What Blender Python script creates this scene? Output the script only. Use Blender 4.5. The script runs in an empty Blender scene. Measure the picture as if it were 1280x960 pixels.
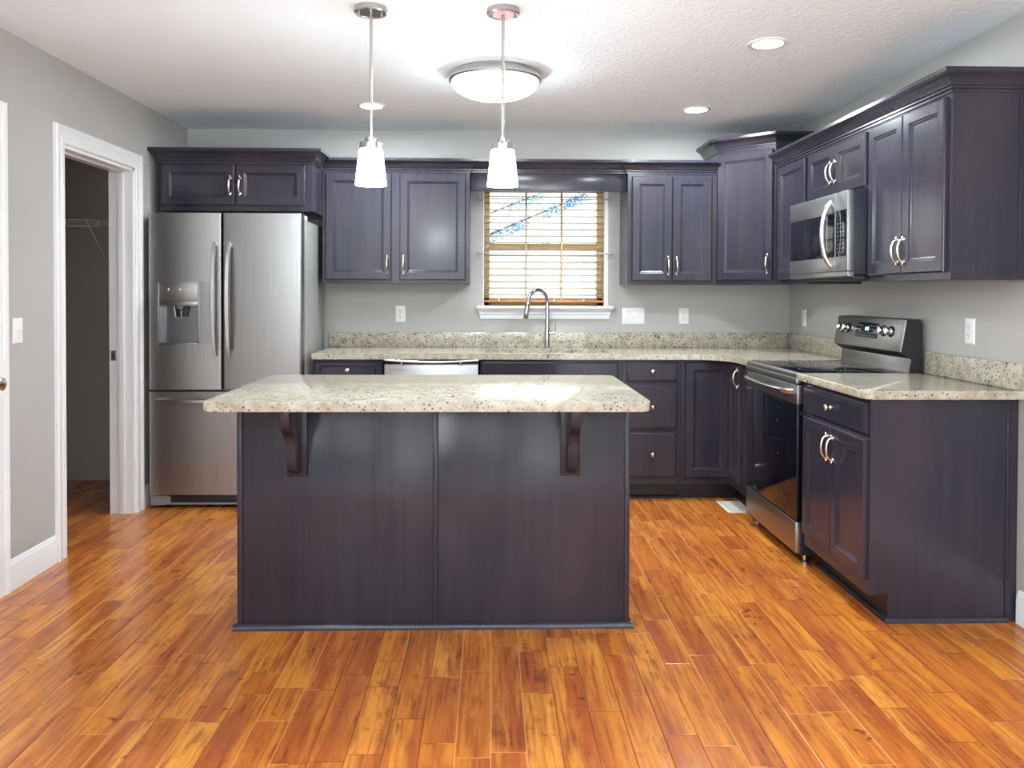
import bpy, bmesh, math, random
from mathutils import Vector, Matrix
random.seed(7)
PI = math.pi
S = bpy.context.scene
COL = S.collection

# ------------------------------------------------------------------ camera, world, light, exposure
H = 1.312
PHI, PIT, ROLL = math.radians(1.5), math.radians(1.0), 0.0035
fw = Vector((math.sin(PHI) * math.cos(PIT), math.cos(PHI) * math.cos(PIT), -math.sin(PIT)))
rt = Vector((math.cos(PHI), -math.sin(PHI), 0))
up = rt.cross(fw)
r2 = math.cos(ROLL) * rt + math.sin(ROLL) * up
u2 = math.cos(ROLL) * up - math.sin(ROLL) * rt
cd = bpy.data.cameras.new('camera')
cam = bpy.data.objects.new('camera', cd)
COL.objects.link(cam)
M = Matrix((r2, u2, -fw)).transposed().to_4x4()
M.translation = (0, 0, H)
cam.matrix_world = M
cd.sensor_width = 36
cd.lens = 1030 / 1280 * 36
cd.shift_y = -96 / 1280
cd.clip_start = 0.02
S.camera = cam
S.view_settings.view_transform = 'Standard'
S.view_settings.look = 'None'
S.view_settings.exposure = 0.78
S.view_settings.gamma = 1
S.view_settings.use_curve_mapping = False

w = bpy.data.worlds.new('sky')
S.world = w
w.use_nodes = True
bg = w.node_tree.nodes['Background']
bg.inputs['Color'].default_value = (0.93, 0.97, 1.0, 1)
bg.inputs['Strength'].default_value = 2.0


XL0 = -2.10


def area(name, loc, rot, sx, sy, power, color=(1, 1, 1), shape='RECTANGLE'):
    l = bpy.data.lights.new(name, 'AREA')
    l.shape = shape
    l.size = sx
    l.size_y = sy
    l.energy = power
    l.color = color
    l.spread = math.radians(108)
    o = bpy.data.objects.new(name, l)
    o.location = loc
    o.rotation_euler = rot
    COL.objects.link(o)
    return o


# unseen fill lamps at the rear openings, tilted up to brighten the ceiling
area('fill_rear_window', (-1.2, -2.95, 1.45), (PI / 2 + .92, 0, 0), 1.3, 1.5, 64, (0.88, 0.95, 1.0))
area('fill_patio_door', (1.0, -2.95, 1.1), (PI / 2 + .92, 0, 0), 1.7, 2.0, 90, (0.88, 0.95, 1.0))
area('fill_side_window', (XL0 - .02, -1.1, 1.5), (0, -PI / 2, 0), 1.3, 1.7, 60, (0.88, 0.95, 1.0)).data.spread = math.radians(150)  # added lamp, out of view, to light the right wall
# ceiling light strengths; the rear dome is added fill behind the camera
LIGHT_DOME, LIGHT_PENDANT, LIGHT_CAN, LIGHT_REAR = 21.0, 38.0, 380.0, 14.0

# ------------------------------------------------------------------ materials


def new_mat(name):
    m = bpy.data.materials.new(name)
    m.use_nodes = True
    nt = m.node_tree
    b = nt.nodes['Principled BSDF']
    return m, nt, b


def mat(name, c, rough=0.5, metal=0.0, **kw):
    m, nt, b = new_mat(name)
    b.inputs['Base Color'].default_value = (*c, 1)
    b.inputs['Roughness'].default_value = rough
    b.inputs['Metallic'].default_value = metal
    for k, v in kw.items():
        b.inputs[k.replace('_', ' ')].default_value = v
    return m


def N(nt, t, **kw):
    n = nt.nodes.new(t)
    for k, v in kw.items():
        setattr(n, k, v)
    return n


def L(nt, a, b):
    nt.links.new(a, b)


def val(nt, sock, v):
    if isinstance(v, (int, float)):
        sock.default_value = v
    else:
        L(nt, v, sock)


def math_(nt, op, a, b=None, c=None, clamp=False):
    n = N(nt, 'ShaderNodeMath', operation=op, use_clamp=clamp)
    val(nt, n.inputs[0], a)
    if b is not None:
        val(nt, n.inputs[1], b)
    if c is not None:
        val(nt, n.inputs[2], c)
    return n.outputs[0]


def noise(nt, vec, scale, detail=3, rough=0.5, dims='3D'):
    n = N(nt, 'ShaderNodeTexNoise')
    n.noise_dimensions = dims
    L(nt, vec, n.inputs['Vector'])
    n.inputs['Scale'].default_value = scale
    n.inputs['Detail'].default_value = detail
    n.inputs['Roughness'].default_value = rough
    return n.outputs['Fac']


def mapping(nt, vec, scale=(1, 1, 1), loc=(0, 0, 0)):
    n = N(nt, 'ShaderNodeMapping')
    L(nt, vec, n.inputs['Vector'])
    n.inputs['Scale'].default_value = scale
    n.inputs['Location'].default_value = loc
    return n.outputs['Vector']


def ramp(nt, fac, stops):
    n = N(nt, 'ShaderNodeValToRGB')
    L(nt, fac, n.inputs[0])
    e = n.color_ramp.elements
    while len(e) > 1:
        e.remove(e[0])
    e[0].position = stops[0][0]
    e[0].color = (*stops[0][1], 1)
    for p, c in stops[1:]:
        x = e.new(p)
        x.color = (*c, 1)
    return n.outputs['Color']


def mixc(nt, fac, a, b, mode='MIX'):
    n = N(nt, 'ShaderNodeMix', data_type='RGBA', blend_type=mode)
    val(nt, n.inputs[0], fac)
    for s, v in ((n.inputs[6], a), (n.inputs[7], b)):
        if isinstance(v, tuple):
            s.default_value = (*v, 1)
        else:
            L(nt, v, s)
    return n.outputs[2]


def bump(nt, b, height, strength, dist):
    n = N(nt, 'ShaderNodeBump')
    L(nt, height, n.inputs['Height'])
    n.inputs['Strength'].default_value = strength
    n.inputs['Distance'].default_value = dist
    L(nt, n.outputs[0], b.inputs['Normal'])


def objco(nt):
    return N(nt, 'ShaderNodeTexCoord').outputs['Object']


def m_wall():
    m, nt, b = new_mat('wall_paint')
    co = objco(nt)
    f = noise(nt, co, 1.3, 3)
    L(nt, ramp(nt, f, [(0.3, (0.410, 0.400, 0.378)), (0.7, (0.440, 0.430, 0.408))]), b.inputs['Base Color'])
    b.inputs['Roughness'].default_value = 0.55
    bump(nt, b, noise(nt, co, 160, 2), 0.08, 0.002)
    return m


def m_ceiling():
    m, nt, b = new_mat('ceiling_texture')
    co = objco(nt)
    b.inputs['Base Color'].default_value = (0.835, 0.90, 0.945, 1)
    b.inputs['Roughness'].default_value = 0.8
    warp = N(nt, 'ShaderNodeTexNoise')
    L(nt, co, warp.inputs['Vector'])
    warp.inputs['Scale'].default_value = 6
    mx = N(nt, 'ShaderNodeVectorMath', operation='MULTIPLY_ADD')
    L(nt, warp.outputs['Color'], mx.inputs[0])
    mx.inputs[1].default_value = (0.12, 0.12, 0.0)
    L(nt, co, mx.inputs[2])
    v = N(nt, 'ShaderNodeTexVoronoi')
    v.feature = 'DISTANCE_TO_EDGE'
    L(nt, mx.outputs[0], v.inputs['Vector'])
    v.inputs['Scale'].default_value = 22
    edge = ramp(nt, v.outputs['Distance'], [(0.0, (1, 1, 1)), (0.12, (0.2, 0.2, 0.2)), (0.3, (0, 0, 0))])
    n2 = noise(nt, mapping(nt, co, (30, 46, 30)), 1.0, 4, 0.65)
    h = math_(nt, 'ADD', math_(nt, 'MULTIPLY', edge, 0.35), n2)
    bump(nt, b, h, 0.5, 0.006)
    return m


def m_floor():
    m, nt, b = new_mat('scraped_hardwood')
    co = objco(nt)
    sp = N(nt, 'ShaderNodeSeparateXYZ')
    L(nt, co, sp.inputs[0])
    x, y = sp.outputs[0], sp.outputs[1]
    W = 0.1025
    u = math_(nt, 'DIVIDE', math_(nt, 'ADD', x, 0.2 + 40 * W), W)
    col = math_(nt, 'FLOOR', u)
    fu = math_(nt, 'FRACT', u)
    wn = N(nt, 'ShaderNodeTexWhiteNoise', noise_dimensions='1D')
    L(nt, col, wn.inputs['W'])
    PL = 0.92
    v = math_(nt, 'ADD', math_(nt, 'DIVIDE', y, PL), math_(nt, 'MULTIPLY', wn.outputs['Value'], 9.7))
    # boards of uneven length: shift each board end by its own random amount
    vf = math_(nt, 'FLOOR', v)
    cmb0 = N(nt, 'ShaderNodeCombineXYZ')
    L(nt, col, cmb0.inputs[0])
    L(nt, vf, cmb0.inputs[1])
    wj = N(nt, 'ShaderNodeTexWhiteNoise', noise_dimensions='3D')
    L(nt, cmb0.outputs[0], wj.inputs['Vector'])
    cut = math_(nt, 'MULTIPLY_ADD', wj.outputs['Value'], 0.7, 0.15)
    frv = math_(nt, 'FRACT', v)
    second = math_(nt, 'GREATER_THAN', frv, cut)
    row = math_(nt, 'ADD', math_(nt, 'MULTIPLY', vf, 2.0), second)
    cmb = N(nt, 'ShaderNodeCombineXYZ')
    L(nt, col, cmb.inputs[0])
    L(nt, row, cmb.inputs[1])
    wb = N(nt, 'ShaderNodeTexWhiteNoise', noise_dimensions='3D')
    L(nt, cmb.outputs[0], wb.inputs['Vector'])
    rnd = wb.outputs['Value']
    # seams
    du = math_(nt, 'MULTIPLY', math_(nt, 'MINIMUM', fu, math_(nt, 'SUBTRACT', 1.0, fu)), W)
    dv1 = math_(nt, 'MULTIPLY', math_(nt, 'MINIMUM', frv, math_(nt, 'SUBTRACT', 1.0, frv)), PL)
    dv2 = math_(nt, 'MULTIPLY', math_(nt, 'ABSOLUTE', math_(nt, 'SUBTRACT', frv, cut)), PL)
    d = math_(nt, 'MINIMUM', du, math_(nt, 'MINIMUM', dv1, dv2))
    seam = math_(nt, 'SUBTRACT', 1.0, math_(nt, 'DIVIDE', d, 0.0030, clamp=True))
    # per board offset of the grain
    off = N(nt, 'ShaderNodeVectorMath', operation='MULTIPLY_ADD')
    L(nt, wb.outputs['Color'], off.inputs[0])
    off.inputs[1].default_value = (30, 30, 30)
    L(nt, co, off.inputs[2])
    oc = off.outputs[0]
    g1 = noise(nt, mapping(nt, oc, (14, 1.3, 1)), 1.0, 5, 0.6)
    g2 = noise(nt, mapping(nt, oc, (75, 4.5, 1)), 1.0, 4, 0.6)
    g3 = noise(nt, mapping(nt, oc, (9, 7, 1)), 1.0, 4, 0.7)
    base = ramp(nt, rnd, [(0.0, (0.50, 0.155, 0.020)), (0.4, (0.60, 0.21, 0.026)), (0.75, (0.64, 0.235, 0.032)), (1.0, (0.69, 0.285, 0.045))])
    c = mixc(nt, ramp(nt, g1, [(0.40, (0, 0, 0)), (0.64, (1, 1, 1))]), base, (0.36, 0.085, 0.018))
    c = mixc(nt, math_(nt, 'MULTIPLY', ramp(nt, g2, [(0.48, (0, 0, 0)), (0.68, (1, 1, 1))]), 0.7), c, (0.23, 0.052, 0.014))
    g4 = noise(nt, mapping(nt, oc, (62, 3.2, 1)), 1.0, 3, 0.6)
    streak = math_(nt, 'MULTIPLY', ramp(nt, g3, [(0.52, (0, 0, 0)), (0.66, (1, 1, 1))]), ramp(nt, g4, [(0.46, (0, 0, 0)), (0.58, (1, 1, 1))]))
    c = mixc(nt, math_(nt, 'MULTIPLY', streak, 0.6), c, (0.105, 0.024, 0.014))
    kn = noise(nt, mapping(nt, oc, (22, 30, 1)), 1.0, 3, 0.6)
    g5 = noise(nt, mapping(nt, oc, (5, 4, 1)), 1.0, 2, 0.5)
    knot = math_(nt, 'MULTIPLY', ramp(nt, g5, [(0.63, (0, 0, 0)), (0.68, (1, 1, 1))]), ramp(nt, kn, [(0.57, (0, 0, 0)), (0.66, (1, 1, 1))]))
    c = mixc(nt, math_(nt, 'MULTIPLY', knot, 0.8), c, (0.085, 0.022, 0.012))
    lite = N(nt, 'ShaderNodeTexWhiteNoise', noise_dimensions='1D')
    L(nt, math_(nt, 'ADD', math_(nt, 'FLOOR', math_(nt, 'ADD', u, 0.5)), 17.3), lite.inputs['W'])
    scol = mixc(nt, math_(nt, 'GREATER_THAN', lite.outputs['Value'], 0.40), (0.09, 0.028, 0.012), (0.74, 0.34, 0.12))  # pale seams are bevel highlights painted into the colour
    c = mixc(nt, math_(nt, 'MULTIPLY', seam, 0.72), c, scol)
    L(nt, c, b.inputs['Base Color'])
    b.inputs['Roughness'].default_value = 0.27
    L(nt, math_(nt, 'MULTIPLY_ADD', g2, 0.16, 0.15), b.inputs['Roughness'])
    # scraped waves across and along the boards
    s1 = noise(nt, mapping(nt, oc, (26, 5.0, 1)), 1.0, 2, 0.5)
    s2 = noise(nt, mapping(nt, oc, (7, 24, 1)), 1.0, 2, 0.5)
    h = math_(nt, 'ADD', math_(nt, 'MULTIPLY', s1, 0.8), math_(nt, 'MULTIPLY', s2, 0.35))
    h = math_(nt, 'SUBTRACT', h, math_(nt, 'MULTIPLY', seam, 0.35))
    bump(nt, b, h, 0.7, 0.0026)
    return m


def m_granite():
    m, nt, b = new_mat('speckled_granite')
    co = objco(nt)
    n1 = noise(nt, co, 22, 4, 0.6)
    n2 = noise(nt, co, 75, 3, 0.6)
    c = ramp(nt, n1, [(0.30, (0.34, 0.285, 0.20)), (0.5, (0.44, 0.40, 0.315)), (0.7, (0.53, 0.50, 0.43))])
    c = mixc(nt, ramp(nt, n2, [(0.52, (0, 0, 0)), (0.66, (0.75, 0.75, 0.75))]), c, (0.40, 0.33, 0.235))
    v = N(nt, 'ShaderNodeTexVoronoi')
    L(nt, co, v.inputs['Vector'])
    v.inputs['Scale'].default_value = 100
    wn = ramp(nt, v.outputs['Color'], [(0.0, (1, 1, 1)), (0.30, (1, 1, 1)), (0.31, (0, 0, 0))])
    n3 = noise(nt, co, 9, 2)
    blot = math_(nt, 'MULTIPLY', wn, ramp(nt, v.outputs['Distance'], [(0.35, (1, 1, 1)), (0.55, (0, 0, 0))]))
    blot = math_(nt, 'MULTIPLY', blot, ramp(nt, n3, [(0.35, (0.55, 0.55, 0.55)), (0.6, (1, 1, 1))]))
    c = mixc(nt, blot, c, (0.050, 0.045, 0.048))
    v2 = N(nt, 'ShaderNodeTexVoronoi')
    L(nt, mapping(nt, co, loc=(3.1, 1.7, 0.4)), v2.inputs['Vector'])
    v2.inputs['Scale'].default_value = 90
    w2 = math_(nt, 'MULTIPLY', ramp(nt, v2.outputs['Color'], [(0.0, (1, 1, 1)), (0.18, (1, 1, 1)), (0.19, (0, 0, 0))]),
               ramp(nt, v2.outputs['Distance'], [(0.3, (1, 1, 1)), (0.5, (0, 0, 0))]))
    c = mixc(nt, math_(nt, 'MULTIPLY', w2, 0.8), c, (0.30, 0.21, 0.14))
    L(nt, c, b.inputs['Base Color'])
    b.inputs['Roughness'].default_value = 0.12
    return m


def m_cabinet():
    m, nt, b = new_mat('espresso_wood')
    co = objco(nt)
    g = noise(nt, mapping(nt, co, (28, 28, 1.6)), 1.0, 5, 0.6)
    g2 = noise(nt, mapping(nt, co, (3, 3, 1.2)), 1.0, 2, 0.5)
    c = ramp(nt, g, [(0.3, (0.022, 0.0215, 0.034)), (0.7, (0.032, 0.030, 0.044))])
    c = mixc(nt, ramp(nt, g2, [(0.45, (0, 0, 0)), (0.75, (0.7, 0.7, 0.7))]), c, (0.050, 0.038, 0.047))
    L(nt, c, b.inputs['Base Color'])
    b.inputs['Roughness'].default_value = 0.24
    b.inputs['Specular IOR Level'].default_value = 0.42
    L(nt, math_(nt, 'MULTIPLY_ADD', g, 0.08, 0.16), b.inputs['Roughness'])
    return m


def m_steel(name, c=(0.37, 0.367, 0.36), rough=0.34, vertical=True):
    m, nt, b = new_mat(name)
    co = objco(nt)
    b.inputs['Metallic'].default_value = 1
    sc = (220, 220, 2.5) if vertical else (2.5, 2.5, 260)
    n = noise(nt, mapping(nt, co, sc), 1.0, 2, 0.5)
    n2 = noise(nt, mapping(nt, co, (5, 5, .3) if vertical else (.3, .3, 9)), 1.0, 2, 0.5)
    L(nt, ramp(nt, n, [(0.3, tuple(k * 0.92 for k in c)), (0.7, tuple(min(1, k * 1.06) for k in c))]), b.inputs['Base Color'])
    L(nt, math_(nt, 'MULTIPLY_ADD', n2, 0.12, rough - 0.05), b.inputs['Roughness'])
    bump(nt, b, n2, 0.03, 0.004)
    return m


def m_pine():
    m, nt, b = new_mat('pine_wood')
    co = objco(nt)
    n = noise(nt, mapping(nt, co, (3, 40, 40)), 1.0, 4, 0.6)
    L(nt, ramp(nt, n, [(0.3, (0.62, 0.40, 0.15)), (0.7, (0.80, 0.58, 0.27))]), b.inputs['Base Color'])
    b.inputs['Roughness'].default_value = 0.4
    return m


def m_emit(name, c, s):
    m, nt, b = new_mat(name)
    b.inputs['Base Color'].default_value = (0.9, 0.9, 0.9, 1)
    b.inputs['Roughness'].default_value = 0.25
    b.inputs['Emission Color'].default_value = (*c, 1)
    b.inputs['Emission Strength'].default_value = s
    return m


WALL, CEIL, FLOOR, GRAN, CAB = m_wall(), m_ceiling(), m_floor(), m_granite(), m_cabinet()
TRIM = mat('white_trim_paint', (0.78, 0.78, 0.785), 0.3)
DOORW = mat('white_door_paint', (0.80, 0.80, 0.80), 0.35)
STEEL = m_steel('brushed_stainless')
STEELH = m_steel('brushed_stainless_horizontal', rough=.36, vertical=False)
STEELD = m_steel('dark_stainless', (0.33, 0.325, 0.32), 0.3, False)
NICKEL = mat('satin_nickel', (0.66, 0.62, 0.57), 0.22, 1.0)
CHROME = mat('polished_chrome', (0.55, 0.55, 0.56), 0.14, 1.0)
BRUSHN = mat('brushed_nickel', (0.50, 0.48, 0.46), 0.28, 1.0)
BLACK = mat('black_enamel', (0.010, 0.012, 0.020), 0.35, Specular_IOR_Level=0.35)
BLKGL = mat('black_glass', (0.004, 0.005, 0.009), 0.04, Specular_IOR_Level=0.45)
BLKPL = mat('black_plastic', (0.015, 0.015, 0.017), 0.45)
GREYPL = mat('grey_plastic', (0.22, 0.22, 0.225), 0.4)
WHITEPL = mat('white_plastic', (0.80, 0.80, 0.79), 0.35)
SLOT = mat('dark_slot', (0.05, 0.05, 0.05), 0.6)
TOE = mat('toe_kick_black', (0.010, 0.009, 0.012), 0.4)
VENT = mat('beige_painted_metal', (0.62, 0.60, 0.53), 0.45)
PINE = m_pine()
SLATM = mat('blind_slat_wood', (0.33, 0.27, 0.17), 0.4)
SLATR = mat('blind_rail_wood', (0.52, 0.22, 0.075), 0.4)
TAPE = mat('ladder_cord', (0.50, 0.38, 0.22), 0.8)
ACRYL = mat('clear_acrylic', (0.62, 0.62, 0.63), 0.15, Transmission_Weight=0.35)
GLASSM = mat('window_glass', (1, 1, 1), 0.0, Transmission_Weight=1.0, IOR=1.02)
SHADEM = m_emit('opal_glass_pendant', (0.865, 0.95, 1.0), LIGHT_PENDANT)
DOMEM = m_emit('opal_glass_dome', (0.865, 0.95, 1.0), LIGHT_DOME)
CANM = m_emit('recessed_lens', (0.865, 0.95, 1.0), LIGHT_CAN)
CANM2 = m_emit('recessed_lens_fill', (0.865, 0.95, 1.0), 75)  # lens of the added fill lights near the camera
REARM = m_emit('rear_dome_fill', (0.865, 0.95, 1.0), LIGHT_REAR)
BLUEM = m_emit('blue_digits', (0.1, 0.45, 1.0), 2.5)
LEGEND = mat('pale_legend_print', (0.32, 0.32, 0.32), 0.5)
WIRE = mat('wire_shelf_coating', (0.75, 0.75, 0.75), 0.4)
PINK = mat('pink_disc', (0.80, 0.34, 0.40), 0.4)
BARK = mat('bark', (0.10, 0.075, 0.06), 0.8)
NEEDLE = mat('blue_green_needles', (0.04, 0.20, 0.42), 0.6)
NEEDLE2 = mat('pale_green_needles', (0.10, 0.48, 0.52), 0.6)
CABIN = mat('cabinet_interior', (0.30, 0.22, 0.15), 0.5)

# ------------------------------------------------------------------ mesh building


class MB:
    def __init__(self):
        self.bm = bmesh.new()

    def _add(self, t, mi=0, mtx=None):
        if mtx is not None:
            bmesh.ops.transform(t, matrix=mtx, verts=t.verts)
        bmesh.ops.recalc_face_normals(t, faces=t.faces)
        for f in t.faces:
            f.material_index = mi
        me = bpy.data.meshes.new('tmp')
        t.to_mesh(me)
        t.free()
        self.bm.from_mesh(me)
        bpy.data.meshes.remove(me)
        return self

    def box(self, x0, x1, y0, y1, z0, z1, bev=0.0, mi=0, mtx=None, seg=2):
        t = bmesh.new()
        bmesh.ops.create_cube(t, size=1)
        for v in t.verts:
            v.co = Vector(((x0 + x1) / 2 + v.co.x * (x1 - x0), (y0 + y1) / 2 + v.co.y * (y1 - y0), (z0 + z1) / 2 + v.co.z * (z1 - z0)))
        if bev > 0:
            bmesh.ops.bevel(t, geom=list(t.edges), offset=bev, segments=seg, affect='EDGES', profile=0.5)
        return self._add(t, mi, mtx)

    def prism(self, pts, a0, a1, axis='z', bev=0.0, mi=0, mtx=None, seg=2):
        """pts: 2-D outline; axis z -> (x,y), axis x -> (y,z), axis y -> (x,z)"""
        t = bmesh.new()

        def P(p, a):
            if axis == 'z':
                return (p[0], p[1], a)
            if axis == 'x':
                return (a, p[0], p[1])
            return (p[0], a, p[1])
        v0 = [t.verts.new(P(p, a0)) for p in pts]
        v1 = [t.verts.new(P(p, a1)) for p in pts]
        n = len(pts)
        t.faces.new(v0)
        t.faces.new(v1[::-1])
        for i in range(n):
            t.faces.new((v0[i], v0[(i + 1) % n], v1[(i + 1) % n], v1[i]))
        if bev > 0:
            es = [e for e in t.edges if (e.verts[0] in v0) == (e.verts[1] in v0)]
            bmesh.ops.bevel(t, geom=es, offset=bev, segments=seg, affect='EDGES', profile=0.5)
        return self._add(t, mi, mtx)

    def rings(self, loops, mi=0, mtx=None, cap0=True, cap1=True, close=False):
        t = bmesh.new()
        vs = [[t.verts.new(p) for p in lp] for lp in loops]
        n = len(loops[0])
        m = len(loops)
        for i in range(m if close else m - 1):
            a, b_ = vs[i], vs[(i + 1) % m]
            for j in range(n):
                t.faces.new((a[j], a[(j + 1) % n], b_[(j + 1) % n], b_[j]))
        if not close:
            if cap0:
                t.faces.new(vs[0][::-1])
            if cap1:
                t.faces.new(vs[-1])
        return self._add(t, mi, mtx)

    def tube(self, path, r, seg=12, mi=0, mtx=None, flat=1.0):
        P = [Vector(p) for p in path]
        R = r if isinstance(r, (list, tuple)) else [r] * len(P)
        loops = []
        tan0 = (P[1] - P[0]).normalized()
        nrm = tan0.orthogonal().normalized()
        for i, p in enumerate(P):
            if i == 0:
                tg = P[1] - P[0]
            elif i == len(P) - 1:
                tg = P[-1] - P[-2]
            else:
                tg = (P[i + 1] - P[i]).normalized() + (P[i] - P[i - 1]).normalized()
            tg.normalize()
            nrm = (nrm - tg * nrm.dot(tg)).normalized()
            bn = tg.cross(nrm)
            loops.append([p + (nrm * math.cos(a) * flat + bn * math.sin(a)) * R[i] for a in [2 * PI * k / seg for k in range(seg)]])
        return self.rings(loops, mi, mtx)

    def lathe(self, prof, seg=32, mi=0, mtx=None, loc=(0, 0, 0)):
        """prof: (r, z) list; r=0 ends closed"""
        t = bmesh.new()
        rows = []
        for r, z in prof:
            if r < 1e-6:
                rows.append([t.verts.new((loc[0], loc[1], loc[2] + z))])
            else:
                rows.append([t.verts.new((loc[0] + r * math.cos(2 * PI * k / seg), loc[1] + r * math.sin(2 * PI * k / seg), loc[2] + z)) for k in range(seg)])
        for a, b_ in zip(rows, rows[1:]):
            for k in range(seg):
                k2 = (k + 1) % seg
                if len(a) == 1 and len(b_) == 1:
                    continue
                if len(a) == 1:
                    t.faces.new((a[0], b_[k2], b_[k]))
                elif len(b_) == 1:
                    t.faces.new((a[k], a[k2], b_[0]))
                else:
                    t.faces.new((a[k], a[k2], b_[k2], b_[k]))
        return self._add(t, mi, mtx)

    def front(self, x0, x1, z0, z1, prof, yb, mi=0, mtx=None):
        """a slab whose front (towards -y) follows prof: (inset, depth in front of yb)"""
        loops = []
        for ins, dep in prof:
            y = yb - dep
            loops.append([(x0 + ins, y, z0 + ins), (x1 - ins, y, z0 + ins), (x1 - ins, y, z1 - ins), (x0 + ins, y, z1 - ins)])
        return self.rings(loops, mi, mtx)

    def build(self, name, mats, parent=None, smooth=35):
        me = bpy.data.meshes.new(name)
        self.bm.to_mesh(me)
        self.bm.free()
        if not isinstance(mats, (list, tuple)):
            mats = [mats]
        for m in mats:
            me.materials.append(m)
        if smooth:
            for p in me.polygons:
                p.use_smooth = True
            me.set_sharp_from_angle(angle=math.radians(smooth))
        o = bpy.data.objects.new(name, me)
        COL.objects.link(o)
        if parent is not None:
            o.parent = parent
        return o


def thing(name, label, cat, loc=(0, 0, 0), rz=0.0, group=None):
    o = bpy.data.objects.new(name, None)
    o.empty_display_size = 0.05
    COL.objects.link(o)
    o.location = loc
    o.rotation_euler = (0, 0, rz)
    return tag(o, label, cat, group)


def tag(o, label, cat, group=None, kind=None):
    o['label'] = label
    o['category'] = cat
    if group:
        o['group'] = group
    if kind:
        o['kind'] = kind
    return o


def struct(o, label=None):
    o['kind'] = 'structure'
    if label:
        o['label'] = label
    return o


def dup(root, loc, rz, label, group=None):
    r = root.copy()
    COL.objects.link(r)
    r.location = loc
    r.rotation_euler = (0, 0, rz)
    r['label'] = label
    if group:
        r['group'] = group
    for ch in list(root.children):
        c = ch.copy()
        COL.objects.link(c)
        c.parent = r
        for g in ch.children:
            d = g.copy()
            COL.objects.link(d)
            d.parent = c
    return r


# ------------------------------------------------------------------ room shell
XL, XR, YB, YR, ZC = -2.10, 2.115, 5.78, -3.0, 2.44
T = 0.14
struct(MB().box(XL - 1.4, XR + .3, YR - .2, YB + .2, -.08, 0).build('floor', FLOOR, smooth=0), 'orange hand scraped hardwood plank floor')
struct(MB().box(XL, XR, YR, -.35, 0, .012).build('floor_bounce', mat('pale_bounce_floor', (0.62, 0.62, 0.63), 0.95), smooth=0), 'unseen pale floor added behind the camera to bounce light')  # added pale surface that bounces neutral light up to the ceiling
struct(MB().box(XL - 1.4, XR + .3, YR - .2, YB + .2, ZC, ZC + .1).build('ceiling', CEIL, smooth=0), 'white stomp textured ceiling')
# back wall with the window opening
WX0, WX1, WZ0, WZ1 = -.052, .825, 1.222, 2.09
b = MB()
b.box(XL - 1.3, WX0, YB, YB + .16, 0, ZC)
b.box(WX1, XR + .2, YB, YB + .16, 0, ZC)
b.box(WX0, WX1, YB, YB + .16, 0, WZ0)
b.box(WX0, WX1, YB, YB + .16, WZ1, ZC)
struct(b.build('wall_back', WALL, smooth=0), 'grey painted back wall behind the kitchen counter')
struct(MB().box(XR, XR + .14, YR, YB, 0, ZC).build('wall_right', WALL, smooth=0), 'grey painted right wall')
# left wall with closet opening and door opening
DY0, DY1, DH = 4.11, 4.92, 2.035
EY0, EY1 = 2.72, 3.535
b = MB()
b.box(XL - T, XL, DY1, YB, 0, ZC)
b.box(XL - T, XL, EY1, DY0, 0, ZC)
b.box(XL - T, XL, -.25, EY0, 0, ZC)
b.box(XL - T, XL, YR, -1.95, 0, ZC)
b.box(XL - T, XL, -1.95, -.25, 0, .85)
b.box(XL - T, XL, -1.95, -.25, 2.15, ZC)
b.box(XL - T, XL, DY0, DY1, DH, ZC)
b.box(XL - T, XL, EY0, EY1, DH, ZC)
struct(b.build('wall_left', WALL, smooth=0), 'grey painted left wall')
# closet
struct(MB().box(XL - 1.35, XL - 1.22, 3.6, YB, 0, ZC).build('wall_closet', WALL, smooth=0))
struct(MB().box(XL - 1.22, XL - T, 3.6, 3.7, 0, ZC).build('wall_closet_front', WALL, smooth=0))
# rear wall with window and patio door openings
b = MB()
b.box(XL, -1.85, YR - .14, YR, 0, ZC)
b.box(-.55, .15, YR - .14, YR, 0, ZC)
b.box(1.85, XR, YR - .14, YR, 0, ZC)
b.box(-1.85, -.55, YR - .14, YR, 0, .7)
b.box(-1.85, -.55, YR - .14, YR, 2.2, ZC)
b.box(.15, 1.85, YR - .14, YR, 2.1, ZC)
struct(b.build('wall_rear', WALL, smooth=0))


def casing_prof():
    # (distance from opening edge, thickness off the wall)
    return [(0, 0), (0, .010), (.006, .014), (.030, .014), (.036, .011), (.052, .012), (.062, .018), (.080, .020), (.088, .016), (.090, 0)]


def casing_left(y0, y1, h):
    """colonial casing around an opening in the left wall, facing +x"""
    mb = MB()
    loops = []
    for d, t in casing_prof():
        loops.append([(XL + t, y0 - d, 0), (XL + t, y0 - d, h + d), (XL + t, y1 + d, h + d), (XL + t, y1 + d, 0)])
    # strip sweep: faces between successive profile lines
    t_ = bmesh.new()
    vs = [[t_.verts.new(p) for p in lp] for lp in loops]
    m = len(vs)
    for i in range(m):
        a, c = vs[i], vs[(i + 1) % m]
        for j in range(3):
            t_.faces.new((a[j], a[j + 1], c[j + 1], c[j]))
    t_.faces.new([v[0] for v in vs])
    t_.faces.new([v[3] for v in vs][::-1])
    mb._add(t_)
    return mb


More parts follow.
